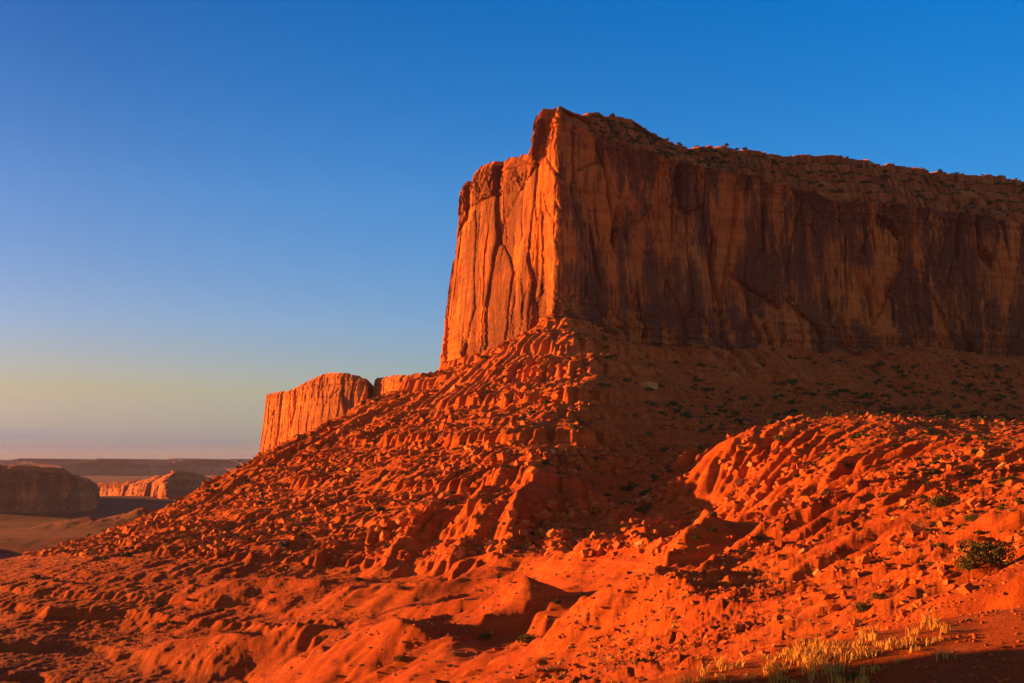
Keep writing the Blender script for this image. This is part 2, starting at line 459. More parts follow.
BAS = sstep(-Zm, 20, 36) * (1 - sstep(slope, 0.16, 0.34)) * fade_near * (1 - 0.8 * LEFT)
Zg += (1 - 0.75 * BAS) * (2.6 * fbm(GXX / 75, GYY / 75, 21, 4, 0.5) * (0.2 * fade_near + 0.8 * fade_mid) + 0.7 * fbm(GXX / 22, GYY / 22, 55, 4, 0.55) * fade_mid)
# low sinuous mounds on the basin floor
wx_ = GXX + 22 * perlin(GXX / 70, GYY / 70, 401); wy_ = GYY + 16 * perlin(GXX / 80, GYY / 60, 402) + 0.15 * GXX
dune = (1 - np.abs(perlin(wx_ / 120, wy_ / 46, 403))) ** 2.2
dune2 = (1 - np.abs(perlin(wx_ / 48 + 7, wy_ / 26, 404))) ** 2.0
BASL = BAS * sstep(GXX, -190, -40)
Zg += BASL * fade_mid * 1.3 * (12.0 * (dune - 0.5) + 5.0 * (dune2 - 0.5)) + BAS * 1.2 * fbm(GXX / 150, GYY / 50, 405, 3)

Zg += 7.0 * fbm(GXX / 95 + 0.5, GYY / 160, 421, 3, 0.5) * sstep(GYY, 800, 930) * sstep(GXX, 50, 120)

def streaks(N, Zs, length, steps):
    """smear a noise field down the fall line, so that it reads as rills and ribs"""
    g1, g0 = np.gradient(blur(Zs, 5), CELL)
    L = np.hypot(g0, g1) + 0.02
    ux, uy = g0 / L, g1 / L
    ny, nx = N.shape
    out = N.copy(); wsum = 1.0
    for sg in (1, -1):
        x, y = np.meshgrid(np.arange(nx, dtype=float), np.arange(ny, dtype=float))
        for i in range(steps):
            ix = np.clip(x.astype(int), 0, nx - 1); iy = np.clip(y.astype(int), 0, ny - 1)
            dl = length / steps / CELL
            x = np.clip(x + sg * ux[iy, ix] * dl, 0, nx - 2); y = np.clip(y + sg * uy[iy, ix] * dl, 0, ny - 2)
            w = math.exp(-2.0 * (i / steps) ** 2)
            jx = x.astype(int); jy = y.astype(int); a = x - jx; b = y - jy
            out += w * ((N[jy, jx] * (1 - a) + N[jy, jx + 1] * a) * (1 - b) + (N[jy + 1, jx] * (1 - a) + N[jy + 1, jx + 1] * a) * b)
            wsum += w
    out /= wsum
    return out / (out.std() + 1e-9)

st1 = streaks(fbm(GXX / 52, GYY / 52, 201, 2), Zg, 120, 22)
st2 = streaks(fbm(GXX / 17, GYY / 17, 202, 3, 0.6), Zg, 40, 10)
st3 = streaks(perlin(GXX / 6, GYY / 6, 203), Zg, 16, 8)
pm = sstep(fbm(GXX / 60, GYY / 60, 207, 3), -0.25, 0.35)
amp_f = (0.3 + 0.7 * fade_mid) * fade_near * np.clip(0.8 + 0.9 * fbm(GXX / 140, GYY / 140, 71, 2), 0.25, 1.3)
amp_f = amp_f * (1 - 0.72 * sstep(GXX, 60, 110) * (1 - sstep(GYY, 560, 640)))
Zg += sm * amp_f * (3.6 * (0.6 - np.abs(st1)) + (0.20 + 1.0 * pm) * 0.70 * (0.6 - np.abs(st2)) + 0.35 * pm * st3)
def gather(a, iy, ix): return a[iy, ix]

def erode(Z, n_batch, n_drop, steps, seed, rate=0.28, cap_k=3.0):
    h = Z / CELL
    ny, nx = h.shape
    rng = np.random.default_rng(seed)
    for b in range(n_batch):
        # drops fall where the slopes are
        x = rng.uniform(60, nx - 80, n_drop); y = rng.uniform(60, ny - 100, n_drop)
        dx = np.zeros(n_drop); dy = np.zeros(n_drop)
        wat = np.ones(n_drop); sed = np.zeros(n_drop); vel = np.ones(n_drop)
        for st in range(steps):
            ix = x.astype(np.int32); iy = y.astype(np.int32)
            u = x - ix; v = y - iy
            i0 = iy * nx + ix
            hf = h.ravel()
            a = hf[i0]; bb = hf[i0 + 1]; c = hf[i0 + nx]; d = hf[i0 + nx + 1]
            gxx = (bb - a) * (1 - v) + (d - c) * v
            gyy = (c - a) * (1 - u) + (d - bb) * u
            hz = a * (1 - u) * (1 - v) + bb * u * (1 - v) + c * (1 - u) * v + d * u * v
            dx = dx * 0.12 - gxx * 0.88; dy = dy * 0.12 - gyy * 0.88
            L = np.hypot(dx, dy) + 1e-9
            dx /= L; dy /= L
            nxp = np.clip(x + dx, 2, nx - 4); nyp = np.clip(y + dy, 2, ny - 4)
            jx = nxp.astype(np.int32); jy = nyp.astype(np.int32)
            uu = nxp - jx; vv = nyp - jy
            j0 = jy * nx + jx
            h2 = hf[j0] * (1 - uu) * (1 - vv) + hf[j0 + 1] * uu * (1 - vv) + hf[j0 + nx] * (1 - uu) * vv + hf[j0 + nx + 1] * uu * vv
            dh = h2 - hz
            cap = np.maximum(-dh, 0.01) * vel * wat * cap_k
            dep = np.where(dh > 0, np.minimum(dh, sed), np.where(sed > cap, (sed - cap) * 0.25, 0))
            ero = np.where((dh <= 0) & (sed <= cap), np.minimum((cap - sed) * rate, -dh), 0)
            ch = dep - ero
            sed = sed - ch
            wts = [(1 - u) * (1 - v), u * (1 - v), (1 - u) * v, u * v]
            acc = np.zeros(nx * ny)
            for wgt, off in zip(wts, (0, 1, nx, nx + 1)):
                acc += np.bincount(i0 + off, ch * wgt, nx * ny)
            acc = acc.reshape(ny, nx)
            acc = np.clip(acc, -0.5, 0.3)
            h = h + acc
            vel = np.sqrt(np.maximum(vel * vel - dh * 2.0, 0.05)); vel = np.minimum(vel, 3.0)
            wat *= 0.985
            x, y = nxp, nyp
        h = h * 0.94 + 0.06 * blur(h, 0.8)
    return h * CELL

def strata(Z, w, seed, tmin, tmax, hard_t, hard_u):
    """Hard beds stand as small cliffs, soft beds lie back: remap heights through a staircase of irregular beds."""
    rng = np.random.default_rng(seed)
    ui = [-400.0]; zo = [-400.0]
    while ui[-1] < 300:
        T = rng.uniform(tmin, tmax)
        h = hard_t * rng.choice([0.2, 0.55, 0.9, 1.3]); h = min(h, 0.8); hu = min(hard_u, h)
        ui += [ui[-1] + T * (1 - hu)]; zo += [zo[-1] + T * (1 - h)]
        ui += [ui[-1] + T * hu]; zo += [zo[-1] + T * h]
    return Z + w * (np.interp(Z, ui, zo) - Z)

Z0 = Zg.copy()
Zg = erode(Zg, 2, 60000, 50, 3, 0.15, 2.0) * (1 - 0.85 * LOWL) + Zg * 0.85 * LOWL
nz = fbm(GXX / 120, GYY / 120, 91, 3)
bedw = 2.5 * fbm(GXX / 90, GYY / 90, 44, 3) + 0.9 * fbm(GXX / 14, GYY / 14, 45, 2)
shade_talus = sstep(GYY, 620, 720) * sstep(GXX, 90, 180)
hill = sstep(GXX, 40, 110) * (1 - sstep(GYY, 560, 640))
Zg = Zg * (1 - 0.6 * BENCH) + blur(Zg, 6) * 0.6 * BENCH
wS = np.clip(0.7 + 1.6 * nz, 0.1, 1.0) * (1 - 0.55 * LEFT) * (1 - 0.7 * BENCH) * (1 - sstep(RR, 900, 1100) * sstep(-GXX, 50, 200)) * (1 - 0.75 * shade_talus) * fade_near * (1 - 0.8 * hill)
Zg = strata(Zg + bedw, wS, 12, 7, 24, 0.38, 0.07) - bedw
RIDGE = sstep(GXX, -230, -120) * (1 - sstep(GXX, 60, 100)) * sstep(GYY, 500, 560) * (1 - sstep(GYY, 840, 900))
zw = Zg + 2.2 * fbm(GXX / 110, GYY / 110, 611, 2) + 1.2 * fbm(GXX / 16, GYY / 16, 612, 2)
ui = [-400.0]; zo = [-400.0]
for zc, th in ((-31, 3.5), (-14, 7.5), (-2, 4.0), (13, 8.0), (26, 3.0), (39, 7.0), (58, 4.5), (80, 5.0)):
    # below each hard bed the slope eases, the bed itself stands as a low cliff
    ui += [zc - th * 1.25, zc - th * 0.10, zc + th * 0.10, zc + th * 1.25]
    zo += [zc - th * 1.25, zc - th * 0.55, zc + th * 0.55, zc + th * 1.25]
o_ = np.argsort(ui); ui = np.maximum.accumulate(np.array(ui)[o_]); zo = np.maximum.accumulate(np.array(zo)[o_])
ui = np.append(ui, 400.0); zo = np.append(zo, 400.0)
lm = np.clip(0.75 + 1.5 * fbm(GXX / 70, GYY / 70, 613, 3), 0, 1)
Zg = Zg + RIDGE * lm * (np.interp(zw, ui, zo) - zw)
wB = (1 - sstep(RR, 900, 1100)) * sstep(-Zg, 25, 45) * np.clip(0.6 + 0.35 * LEFT + 1.2 * fbm(GXX / 60, GYY / 60, 14, 3), 0, 1) * fade_near
Zg = strata(Zg + (0.8 + 1.0 * LOWL) * fbm(GXX / (40 + 50 * LOWL), GYY / 40, 46, 4), wB * (1 - 0.85 * BASL), 15, 3.2, 6.6, 0.72, 0.06)
Zg = erode(Zg, 1, 50000, 40, 8, 0.15, 2.0) * (1 - 0.7 * LOWL) + Zg * 0.7 * LOWL

sf = np.clip(0.75 * BASL, 0, 1)
Zg = Zg * (1 - sf) + blur(Zg, 4.5) * sf

# crested mounds of soft shale at the foot of the ridge and across the basin
wobx = GXX + 7 * perlin(GXX / 34, GYY / 34, 801) + 2.5 * perlin(GXX / 11, GYY / 11, 803); woby = GYY + 7 * perlin(GXX / 34, GYY / 34, 802) + 2.5 * perlin(GXX / 11, GYY / 11, 804)
for (a0, a1), (b0, b1), hh, ww in (
        ((440, 605), (398, 560), 7, 15), ((495, 600), (455, 535), 9, 16), ((530, 585), (505, 515), 9, 17), ((566, 562), (560, 492), 9, 17), ((600, 556), (640, 500), 9, 18), ((650, 540), (690, 485), 4, 14),
        ((545, 455), (620, 430), 8, 24), ((620, 430), (692, 385), 10, 22), ((370, 505), (520, 480), 6, 20), ((430, 440), (545, 420), 5, 18), ((640, 330), (725, 400), 6, 16),
        ((455, 380), (590, 370), 7, 20), ((310, 405), (430, 350), 8, 20), ((200, 480), (330, 450), 6, 18), ((545, 262), (690, 205), 5, 13), ((480, 320), (600, 300), 5, 15), ((250, 560), (380, 530), 5, 17), ((700, 480), (770, 455), 2, 14), ((680, 290), (760, 330), 4, 12)):
    x0, x1 = (a0 - 512) / F * a1, (b0 - 512) / F * b1
    dx_, dy_ = x1 - x0, b1 - a1
    tt = np.clip(((wobx - x0) * dx_ + (woby - a1) * dy_) / (dx_ * dx_ + dy_ * dy_), -0.15, 1.15)
    dd = np.hypot(wobx - x0 - tt * dx_, woby - a1 - tt * dy_)
    prof = np.clip(1 - dd / (ww * 1.25), 0, 1)
    Zg = Zg + 1.15 * hh * prof ** 1.35 * (0.75 + 0.5 * np.sin(np.pi * np.clip(tt, 0, 1)))

def grid_height(X, Y):
    fx = (np.clip(X, GX0 + 3, GX1 - 7) - GX0) / CELL; fy = (np.clip(Y, GY0 + 3, GY1 - 7) - GY0) / CELL
    ix = np.floor(fx).astype(int); iy = np.floor(fy).astype(int)
    u = fx - ix; v = fy - iy
    def w(t):
        return (-0.5 * t ** 3 + t ** 2 - 0.5 * t, 1.5 * t ** 3 - 2.5 * t ** 2 + 1, -1.5 * t ** 3 + 2 * t ** 2 + 0.5 * t, 0.5 * t ** 3 - 0.5 * t ** 2)
    wx, wy = w(u), w(v)
    out = 0
    for j in range(4):
        row = 0
        for i in range(4):
            row = row + wx[i] * Zg[iy + j - 1, ix + i - 1]
        out = out + wy[j] * row
    return out

def ground(X, Y):
    X = np.asarray(X, float); Y = np.asarray(Y, float)
    e = np.minimum(np.minimum(X - GX0, GX1 - X), np.minimum(Y - GY0, GY1 - Y))
    w = sstep(e, 8, 60)
    r = np.hypot(X, Y)
    z = grid_height(X, Y) * w + far_height(X, Y) * (1 - w)
    near = sstep(r, 30, 120)
    bs = sstep(-z, 24, 40) * sstep(X, -150, -20) * (1 - sstep(Y, 600, 680))
    z = z + (0.75 * near * (1 - 0.7 * bs) + 0.10) * fbm(X / 7.5, Y / 7.5, 61, 4, 0.6) * (1 - 0.8 * sstep(r, 1050, 1150)) * (1 - sstep(r, 1500, 3000))
    far_ = near * (1 - sstep(r, 1200, 1500)) * (1 - 0.85 * bs)
    wob = 2.0 * perlin(X / 9, Y / 9, 500)
    q1, qx, qy, qf, qe = voronoi((X + wob) / 4.6, (Y + wob) / 4.6, 501)
    pat = sstep(fbm(X / 38, Y / 38, 502, 4, 0.6), -0.05, 0.22)
    far_ = far_ * (1 - sstep(r, 1050, 1130)) * (1 - 0.55 * sstep(-z, 46, 54) * (1 - sstep(X, -120, -20)))
    z = z + far_ * pat * (1.0 * np.maximum(q1 - 0.35, 0) * sstep(qe, 0.02, 0.25) + 0.9 * qx * (rnd2((q1 * 9999).astype(np.int64), np.zeros(q1.shape, np.int64), 3) - 0.5))
    q2, qx, qy, qf, qe = voronoi((X - wob) / 2.1, (Y + wob) / 2.1, 511)
    z = z + (0.15 + 0.85 * sstep(fbm(X / 25 + 9, Y / 25, 503, 4, 0.6), -0.1, 0.2)) * far_ * 0.8 * np.maximum(q2 - 0.45, 0) * sstep(qe, 0.02, 0.3)
    q3, qx, qy, qf, qe = voronoi((X - 0.3 * wob) / 0.95, (Y + 0.3 * wob) / 0.95, 521)
    hm = near * (1 - sstep(r, 350, 520)) * sstep(z, -38, -20)
    z = z + hm * (0.3 + 0.7 * pat) * 0.45 * np.maximum(q3 - 0.5, 0) * sstep(qe, 0.02, 0.3) + hm * 0.30 * fbm(X / 3.1, Y / 3.1, 531, 4, 0.6, True)
    z = z + 0.045 * fbm(X / 0.9, Y / 0.9, 62, 2) * (1 - sstep(r, 60, 160))
    return z

th_f = np.radians(np.linspace(-25.5, 25.5, 1250))
th_c = np.radians(np.concatenate([np.linspace(25.5, 60, 60)[1:], np.linspace(60, 300, 90)[1:], np.linspace(300, 334.5, 60)[1:-1]]))
TH = np.concatenate([th_f, th_c])
def prog(a, b, ratio):
    n = int(math.ceil(math.log(b / a) / math.log(ratio)))
    return a * (b / a) ** (np.arange(n) / n)
RD = np.concatenate([prog(2.0, 100, 1.012), np.arange(100, 500, 1.1), np.arange(500, 1130, 1.0), prog(1130, 3600, 1.006), prog(3600, 40000, 1.02), [40000]])
TT, RRR = np.meshgrid(TH, RD)
TX = RRR * np.sin(TT); TY = RRR * np.cos(TT)
TZ = ground(TX, TY)
nr, nc = TX.shape
verts = np.stack([TX, TY, TZ], -1).reshape(-1, 3)
verts = np.vstack([verts, [[0, 0, float(ground(np.array([0.0]), np.array([0.0]))[0])]]])
quads = grid_quads(nr, nc, True)[:, ::-1]
c = np.arange(nc)
tris = np.stack([np.full(nc, nr * nc), (c + 1) % nc, c], -1)
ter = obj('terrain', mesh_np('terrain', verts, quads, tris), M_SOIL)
tag(ter, 'red eroded desert ground with ledges, gullies and a long talus ridge', 'ground', kind='structure')
# which terrain cells the viewpoint can see
ang = TZ / RRR
run = np.maximum.accumulate(ang, axis=0)
SEEN = ang >= run - 0.0015

def visible(X, Y):
    th = np.arctan2(X, Y); r = np.hypot(X, Y)
    ci = np.clip(np.searchsorted(th_f, th), 0, len(th_f) - 1)
    ri = np.clip(np.searchsorted(RD, r), 0, nr - 1)
    return SEEN[ri, ci] & (np.abs(th) < R(24))

# ------------------------------------------------------------------ rock walls
def resample(pts, step_fn):
    """pts: list of tuples (x, y, extra...) round a closed loop -> dense array"""
    P = np.array(pts + [pts[0]], float)
    out = []
    for a, b, sp in zip(P[:-1], P[1:], step_fn):
        n = max(1, int(np.hypot(*(b[:2] - a[:2])) / sp))
        t = np.arange(n)[:, None] / n
        out.append(a + (b - a) * t)
    return np.vstack(out)

def circ_blur(a, s):
    n = int(3 * s) + 1
    k = np.exp(-0.5 * (np.arange(-n, n + 1) / s) ** 2); k /= k.sum()
    o = np.zeros_like(a)
    for i, w in zip(range(-n, n + 1), k):
        o += w * np.roll(a, i, axis=0)
    return o

def wall_mesh(name, pts, steps, zb, rows, cap_rows, seed, amp=1.0, feat=1.0, batter=0.09, smooth_n=7.0, round_n=3.0, fold=12.0):
    """pts: (x, y, z_rim, z_top, setback). Anticlockwise loop seen from above (outside on the right)."""
    D = resample(pts, steps)
    xy = circ_blur(D[:, :2], round_n)
    tn = np.roll(circ_blur(D[:, :2], smooth_n), -1, 0) - np.roll(circ_blur(D[:, :2], smooth_n), 1, 0)
    tn /= np.linalg.norm(tn, axis=1)[:, None] + 1e-9
    nrm = np.stack([tn[:, 1], -tn[:, 0]], -1)
    seg = np.linalg.norm(np.roll(xy, -1, 0) - xy, axis=1)
    s = np.concatenate([[0], np.cumsum(seg)[:-1]])
    zr, zt, sb = D[:, 2], D[:, 3], D[:, 4]
    bt = circ_blur(D[:, 5:6], 6)[:, 0] if D.shape[1] > 5 else batter
    zr = zr + 1.4 * amp * fbm(s / (9 * feat), s * 0, seed + 5, 4); zt = zt + amp * (1.7 * fbm(s / (13 * feat), s * 0 + 3, seed + 6, 5) + 1.6 * (voronoi(s / (7 * feat), s * 0 + 0.5, seed + 61)[0] - 0.5))
    v = np.linspace(0, 1, rows)[:, None]
    Z = zb + (zr - zb) * v
    S = np.broadcast_to(s, Z.shape)
    f = feat
    face = 1 - 0.5 * sstep(-nrm[:, 0], 0.35, 0.7) * (f < 1.2)
    ws = S + 6 * f * fbm(S / (40 * f), Z / (60 * f), seed, 3) + 0.10 * Z * perlin(S / (120 * f), Z / (200 * f), seed + 33)
    m1 = sstep(fbm(S / (75 * f), Z / (90 * f), seed + 40, 2), -0.35, 0.35)
    d = fold * amp * fbm(ws / (75 * f), Z / (420 * f), seed + 1, 3, 0.5)
    r0, ox0, oy0, f10, eg0 = voronoi(ws / (34 * f) + 11, Z / (95 * f), seed + 30)
    d = d + amp * (6.5 * (r0 - 0.5) + 4.5 * ox0 * (r0 - 0.35) * 2) - amp * 2.0 * np.exp(-(eg0 / 0.03) ** 2)
    r1, ox, oy, f1, eg = voronoi(ws / (14 * f), Z / (58 * f) + 0.35 * perlin(ws / (20 * f), Z / (60 * f), seed + 9), seed + 2)
    d = d + amp * (0.25 + 0.75 * m1) * (2.8 * (r1 - 0.5) + 1.6 * ox * (r1 - 0.3) * 2 - 1.8 * np.exp(-(eg / 0.05) ** 2))
    r2, ox2, oy2, f12, eg2 = voronoi(ws / (6.5 * f) + 40, Z / (19 * f), seed + 4)
    d = d + amp * (0.2 + 0.8 * m1) * (1.1 * (r2 - 0.5) - 0.4 * np.exp(-(eg2 / 0.07) ** 2))
    crack = fbm(ws / (30 * f), Z / (340 * f), seed + 11, 2)
    d = d - amp * 10.0 * np.exp(-(crack / 0.035) ** 2) * sstep(perlin(ws / (50 * f), Z / (60 * f), seed + 15), -0.1, 0.25)
    bed = fbm(Z / (3.6 * f), S / (170 * f), seed + 12, 3)
    vv = np.broadcast_to(v, Z.shape)
    bw = 0.5 + 1.9 * sstep(vv, 0.86, 0.97) + 2.2 * (1 - sstep(Z - zb, 58 * f, 66 * f)) * (f < 1.2)
    d = d + amp * 1.2 * bed * bw
    if f < 1.2:
        lip = 1 - sstep(Z - zb - 4 * perlin(S / 60, S * 0, seed + 80), 60, 64)
        lip2 = 1 - sstep(Z - zb - 4 * perlin(S / 45, S * 0 + 2, seed + 81), 50, 53)
        d = d + (face > 0.9) * lip * (2.5 + 2.0 * perlin(S / 30, Z / 8, seed + 82)) + (face > 0.9) * 2.5 * lip2
    r3, ox3, oy3, f13, eg3 = voronoi(S / (3.4 * f) + 90, Z / (5.5 * f), seed + 44)
    d = d + amp * 1.35 * (r3 - 0.5) * (0.35 + 0.65 * m1 + 0.9 * sstep(vv, 0.84, 0.95))
    d = d + 0.5 * amp * fbm(S / (3.2 * f), Z / (4.5 * f), seed + 17, 3)
    d = d * np.where(vv > 0.86, 1.0, 0 * vv + face)
    inset = (Z - zr) * bt - d
    Xw = xy[:, 0] - nrm[:, 0] * inset; Yw = xy[:, 1] - nrm[:, 1] * inset
    # set-back cap: ledges and rubble up to the skyline
    u = np.linspace(0, 1, cap_rows + 1)[1:, None]
    tc = np.clip(u, 0, 1)
    uw = np.clip(u + 0.06 * fbm(s / (25 * f) + 0 * u, u * 3, seed + 73, 3), 0, 1)
    step = (np.floor(uw * 5) + np.clip((uw * 5 % 1) * 4 - 2.6, 0, 1)) / 5
    step = np.where(u > 0.93, 1.0, step)
    zz = zr + (zt - zr) * (0.75 * step + 0.25 * u)
    zz = zz + np.minimum(sb, 30) / 30 * 2.2 * amp * fbm(s / (12 * f) + 0 * u, u * sb / (12 * f), seed + 21, 4) * np.sin(np.pi * np.clip(u, 0, 0.97))
    kk = np.minimum(sb, 30) / 30
    rc = voronoi(s / (8 * f) + 2.0 * perlin(s / (20 * f) + 0 * u, u * 5, seed + 70), u * sb / (4 * f) + 1.5 * perlin(s / (14 * f) + 0 * u, u * 4, seed + 69), seed + 71)[0]
    zz = zz + kk * 1.6 * amp * np.maximum(rc - 0.55, 0) + kk * 1.3 * amp * fbm(s / (9 * f) + 0 * u, u * sb / (4 * f) + 0 * s, seed + 75, 4, 0.6) * np.sin(np.pi * np.clip(u, 0, 0.97))
    inset2 = inset[-1] + sb * u + 1.5 * amp * perlin(s / (10 * f) + 0 * u, u * 9, seed + 22) * np.minimum(sb, 20) / 20
    Xc = xy[:, 0] - nrm[:, 0] * inset2; Yc = xy[:, 1] - nrm[:, 1] * inset2
    X = np.vstack([Xw, Xc]); Y = np.vstack([Yw, Yc]); ZZ = np.vstack([Z, zz])
    pan = 0.55 * r0 + 0.45 * r1
    return X, Y, ZZ, rows, np.vstack([pan, np.zeros(zz.shape)])

def set_attr(me, vals):
    a = me.attributes.new('panel', 'FLOAT', 'POINT')
    v = np.zeros(len(me.vertices), np.float32); vals = np.asarray(vals, np.float32).ravel(); v[:min(len(v), len(vals))] = vals[:len(v)]
    a.data.foreach_set('value', v)

def build_wall(name, mat, pts, steps, zb, rows, cap_rows, seed, cap_name=None, cap_mat=None, **kw):
    X, Y, ZZ, rw, PAN = wall_mesh(name, pts, steps, zb, rows, cap_rows, seed, **kw)
    nrr, ncc = X.shape
    V = np.stack([X, Y, ZZ], -1)
    ctr = [[X[-1].mean(), Y[-1].mean(), ZZ[-1].mean() - 45]]
    if cap_name:
        root = obj(name, mesh_np(name, V[:rw].reshape(-1, 3), grid_quads(rw, ncc, True), None, False), mat)
        set_attr(root.data, PAN[:rw])
        VC = V[rw - 1:]
        n2 = VC.shape[0]
        vc = np.vstack([VC.reshape(-1, 3), ctr])
        c = np.arange(ncc)
        tr = np.stack([(n2 - 1) * ncc + c, (n2 - 1) * ncc + (c + 1) % ncc, np.full(ncc, n2 * ncc)], -1)
        capo = obj(cap_name, mesh_np(cap_name, vc, grid_quads(n2, ncc, True), tr, False), cap_mat, root)
        return root, VC
    vc = np.vstack([V.reshape(-1, 3), ctr]); c = np.arange(ncc)
    tr = np.stack([(nrr - 1) * ncc + c, (nrr - 1) * ncc + (c + 1) % ncc, np.full(ncc, nrr * ncc)], -1)
    root = obj(name, mesh_np(name, vc, grid_quads(nrr, ncc, True), tr, False), mat)
    set_attr(root.data, PAN)
    return root, None

def wp(px, Y, prim, ptop, sb, bt=None):
    x, y, z = at(px, prim, Y)
    t = (x, y, z, at(px, ptop, Y + sb * 0.9)[2], sb)
    return t if bt is None else t + (bt,)

M_CAP = cliff_material('caprock', 0.5, 2.0, ((0.26, 0.070, 0.024), (0.40, 0.14, 0.055)))
mesa_pts = [
    wp(462, 1095, 190, 186, 2, .13), wp(466, 1075, 186, 182, 2, .13), wp(474, 1055, 178, 173, 3, .12), wp(490, 1025, 170, 166, 3, .10), wp(506, 998, 163, 159, 3, .08), wp(523, 970, 158, 152, 3, .07), wp(535, 950, 142, 134, 3, .06),
    wp(546, 934, 120, 110, 3, .04), wp(557, 921, 110, 104, 4, .03), wp(570, 924, 120, 110, 8, .03), wp(588, 934, 126, 112, 14, .05), wp(606, 943, 138, 113, 22, .06), wp(650, 963, 154, 121, 38, .06),
    wp(700, 985, 165, 139, 55, .06), wp(740, 1003, 172, 147, 70, .07), wp(775, 1019, 180, 146, 80, .07), wp(840, 1050, 201, 155, 90, .07), wp(900, 1078, 206, 158, 90, .07),
    wp(960, 1104, 213, 166, 90, .07), wp(1024, 1132, 222, 173, 95, .07), wp(1150, 1190, 230, 186, 95, .07), (860, 1360, 215, 275, 90, .08), (880, 1480, 215, 270, 40, .1), (560, 1500, 230, 270, 30, .1),
    (200, 1320, 240, 262, 20, .1), (20, 1210, 240, 250, 5, .1), (-38, 1140, 243, 246, 2, .13)]
steps = [0.8] * 20 + [4, 6, 6, 6, 4, 1.2, 0.8]
mesa, CAPV = build_wall('mesa', M_CLIFF, mesa_pts, steps, 55.0, 215, 70, 11, 'caprock', M_CAP)
tag(mesa, 'huge red sandstone mesa with a sunlit prow and a long shaded wall', 'mesa')

butte_pts = [wp(264, 2560, 396, 394, 4), wp(284, 2420, 394, 391, 4), wp(300, 2330, 387, 384, 5), wp(322, 2240, 377, 373, 6), wp(345, 2190, 377, 373, 6), wp(366, 2160, 384, 380, 6),
             wp(370, 2230, 392, 389, 3), wp(374, 2190, 380, 378, 5), wp(392, 2100, 378, 375, 6), wp(410, 2040, 378, 375, 6), wp(414, 2030, 376, 373, 4), wp(436, 1980, 380, 378, 6), wp(475, 2100, 380, 376, 6),
             (-60, 2600, 150, 155, 5), (-420, 2750, 120, 125, 5)]
butte, _ = build_wall('butte', M_BUTTE, butte_pts, [1.8] * 13 + [8, 8], -40.0, 95, 10, 27, feat=1.7, amp=0.95, smooth_n=5, fold=5)
tag(butte, 'smaller orange sunlit butte with a flat top rising behind the slope', 'butte')

fm1 = [wp(-160, 3750, 468, 466, 40), wp(-40, 3500, 468, 465, 40), wp(30, 3480, 470, 466, 40), wp(70, 3520, 475, 469, 40), wp(90, 3620, 484, 478, 30), wp(95, 3850, 484, 480, 30), (-1500, 4300, -50, -40, 20), (-2200, 4200, -40, -30, 20)]
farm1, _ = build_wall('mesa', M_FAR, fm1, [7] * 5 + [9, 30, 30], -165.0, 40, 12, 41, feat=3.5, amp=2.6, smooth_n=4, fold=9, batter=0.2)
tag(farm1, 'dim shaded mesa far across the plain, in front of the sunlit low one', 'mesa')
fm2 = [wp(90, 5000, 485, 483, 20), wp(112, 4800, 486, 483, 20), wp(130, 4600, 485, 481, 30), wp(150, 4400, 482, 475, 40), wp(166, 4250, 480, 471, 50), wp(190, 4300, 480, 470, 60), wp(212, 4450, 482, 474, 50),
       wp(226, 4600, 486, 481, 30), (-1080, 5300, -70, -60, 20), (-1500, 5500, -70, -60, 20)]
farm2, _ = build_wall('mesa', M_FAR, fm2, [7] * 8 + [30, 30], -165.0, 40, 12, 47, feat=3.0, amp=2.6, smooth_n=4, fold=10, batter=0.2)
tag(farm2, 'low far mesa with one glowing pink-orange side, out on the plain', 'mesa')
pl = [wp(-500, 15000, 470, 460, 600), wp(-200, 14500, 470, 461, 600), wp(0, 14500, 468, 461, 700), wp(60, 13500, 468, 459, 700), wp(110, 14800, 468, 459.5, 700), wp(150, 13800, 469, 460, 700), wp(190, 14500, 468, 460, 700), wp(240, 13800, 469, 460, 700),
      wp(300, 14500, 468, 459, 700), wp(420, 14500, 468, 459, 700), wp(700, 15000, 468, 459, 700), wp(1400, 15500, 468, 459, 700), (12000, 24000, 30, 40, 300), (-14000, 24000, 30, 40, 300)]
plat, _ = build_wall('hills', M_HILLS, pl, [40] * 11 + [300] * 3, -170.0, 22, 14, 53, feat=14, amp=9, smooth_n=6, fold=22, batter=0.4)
tag(plat, 'long hazy tableland along the far horizon', 'hills', kind='structure')


# ------------------------------------------------------------------ loose rocks
def ico(sub):
    import bmesh
    bm = bmesh.new(); bmesh.ops.create_icosphere(bm, subdivisions=sub, radius=1.0)
    v = np.array([p.co[:] for p in bm.verts]); f = np.array([[q.index for q in p.verts] for p in bm.faces]); bm.free()
    return v, f
ICO = {k: ico(k) for k in (1, 2, 3)}

def rock_shape(seed, sub, flat=0.75, cuts=9):
    rng = np.random.default_rng(seed)
    v, f = ICO[sub]; v = v * 1.25
    q, _ = np.linalg.qr(rng.normal(size=(3, 3)))
    pl_ = [(sg * q[i] + rng.normal(size=3) * 0.12, rng.uniform(0.45, 0.75)) for i in range(3) for sg in (1, -1)]
    pl_ += [(rng.normal(size=3), rng.uniform(0.65, 0.95)) for i in range(max(0, cuts - 6))]
    for n, c in pl_:
        n = n / np.linalg.norm(n)
        v = v - np.outer(np.maximum(v @ n - c, 0), n) * 0.97
    v *= 1 + 0.025 * rng.normal(size=(len(v), 1))
    v[:, 0] *= rng.uniform(0.9, 1.5); v[:, 1] *= rng.uniform(0.7, 1.0); v[:, 2] *= flat * rng.uniform(0.65, 1.2)
    v /= np.abs(v[:, :2]).max()
    return v, f

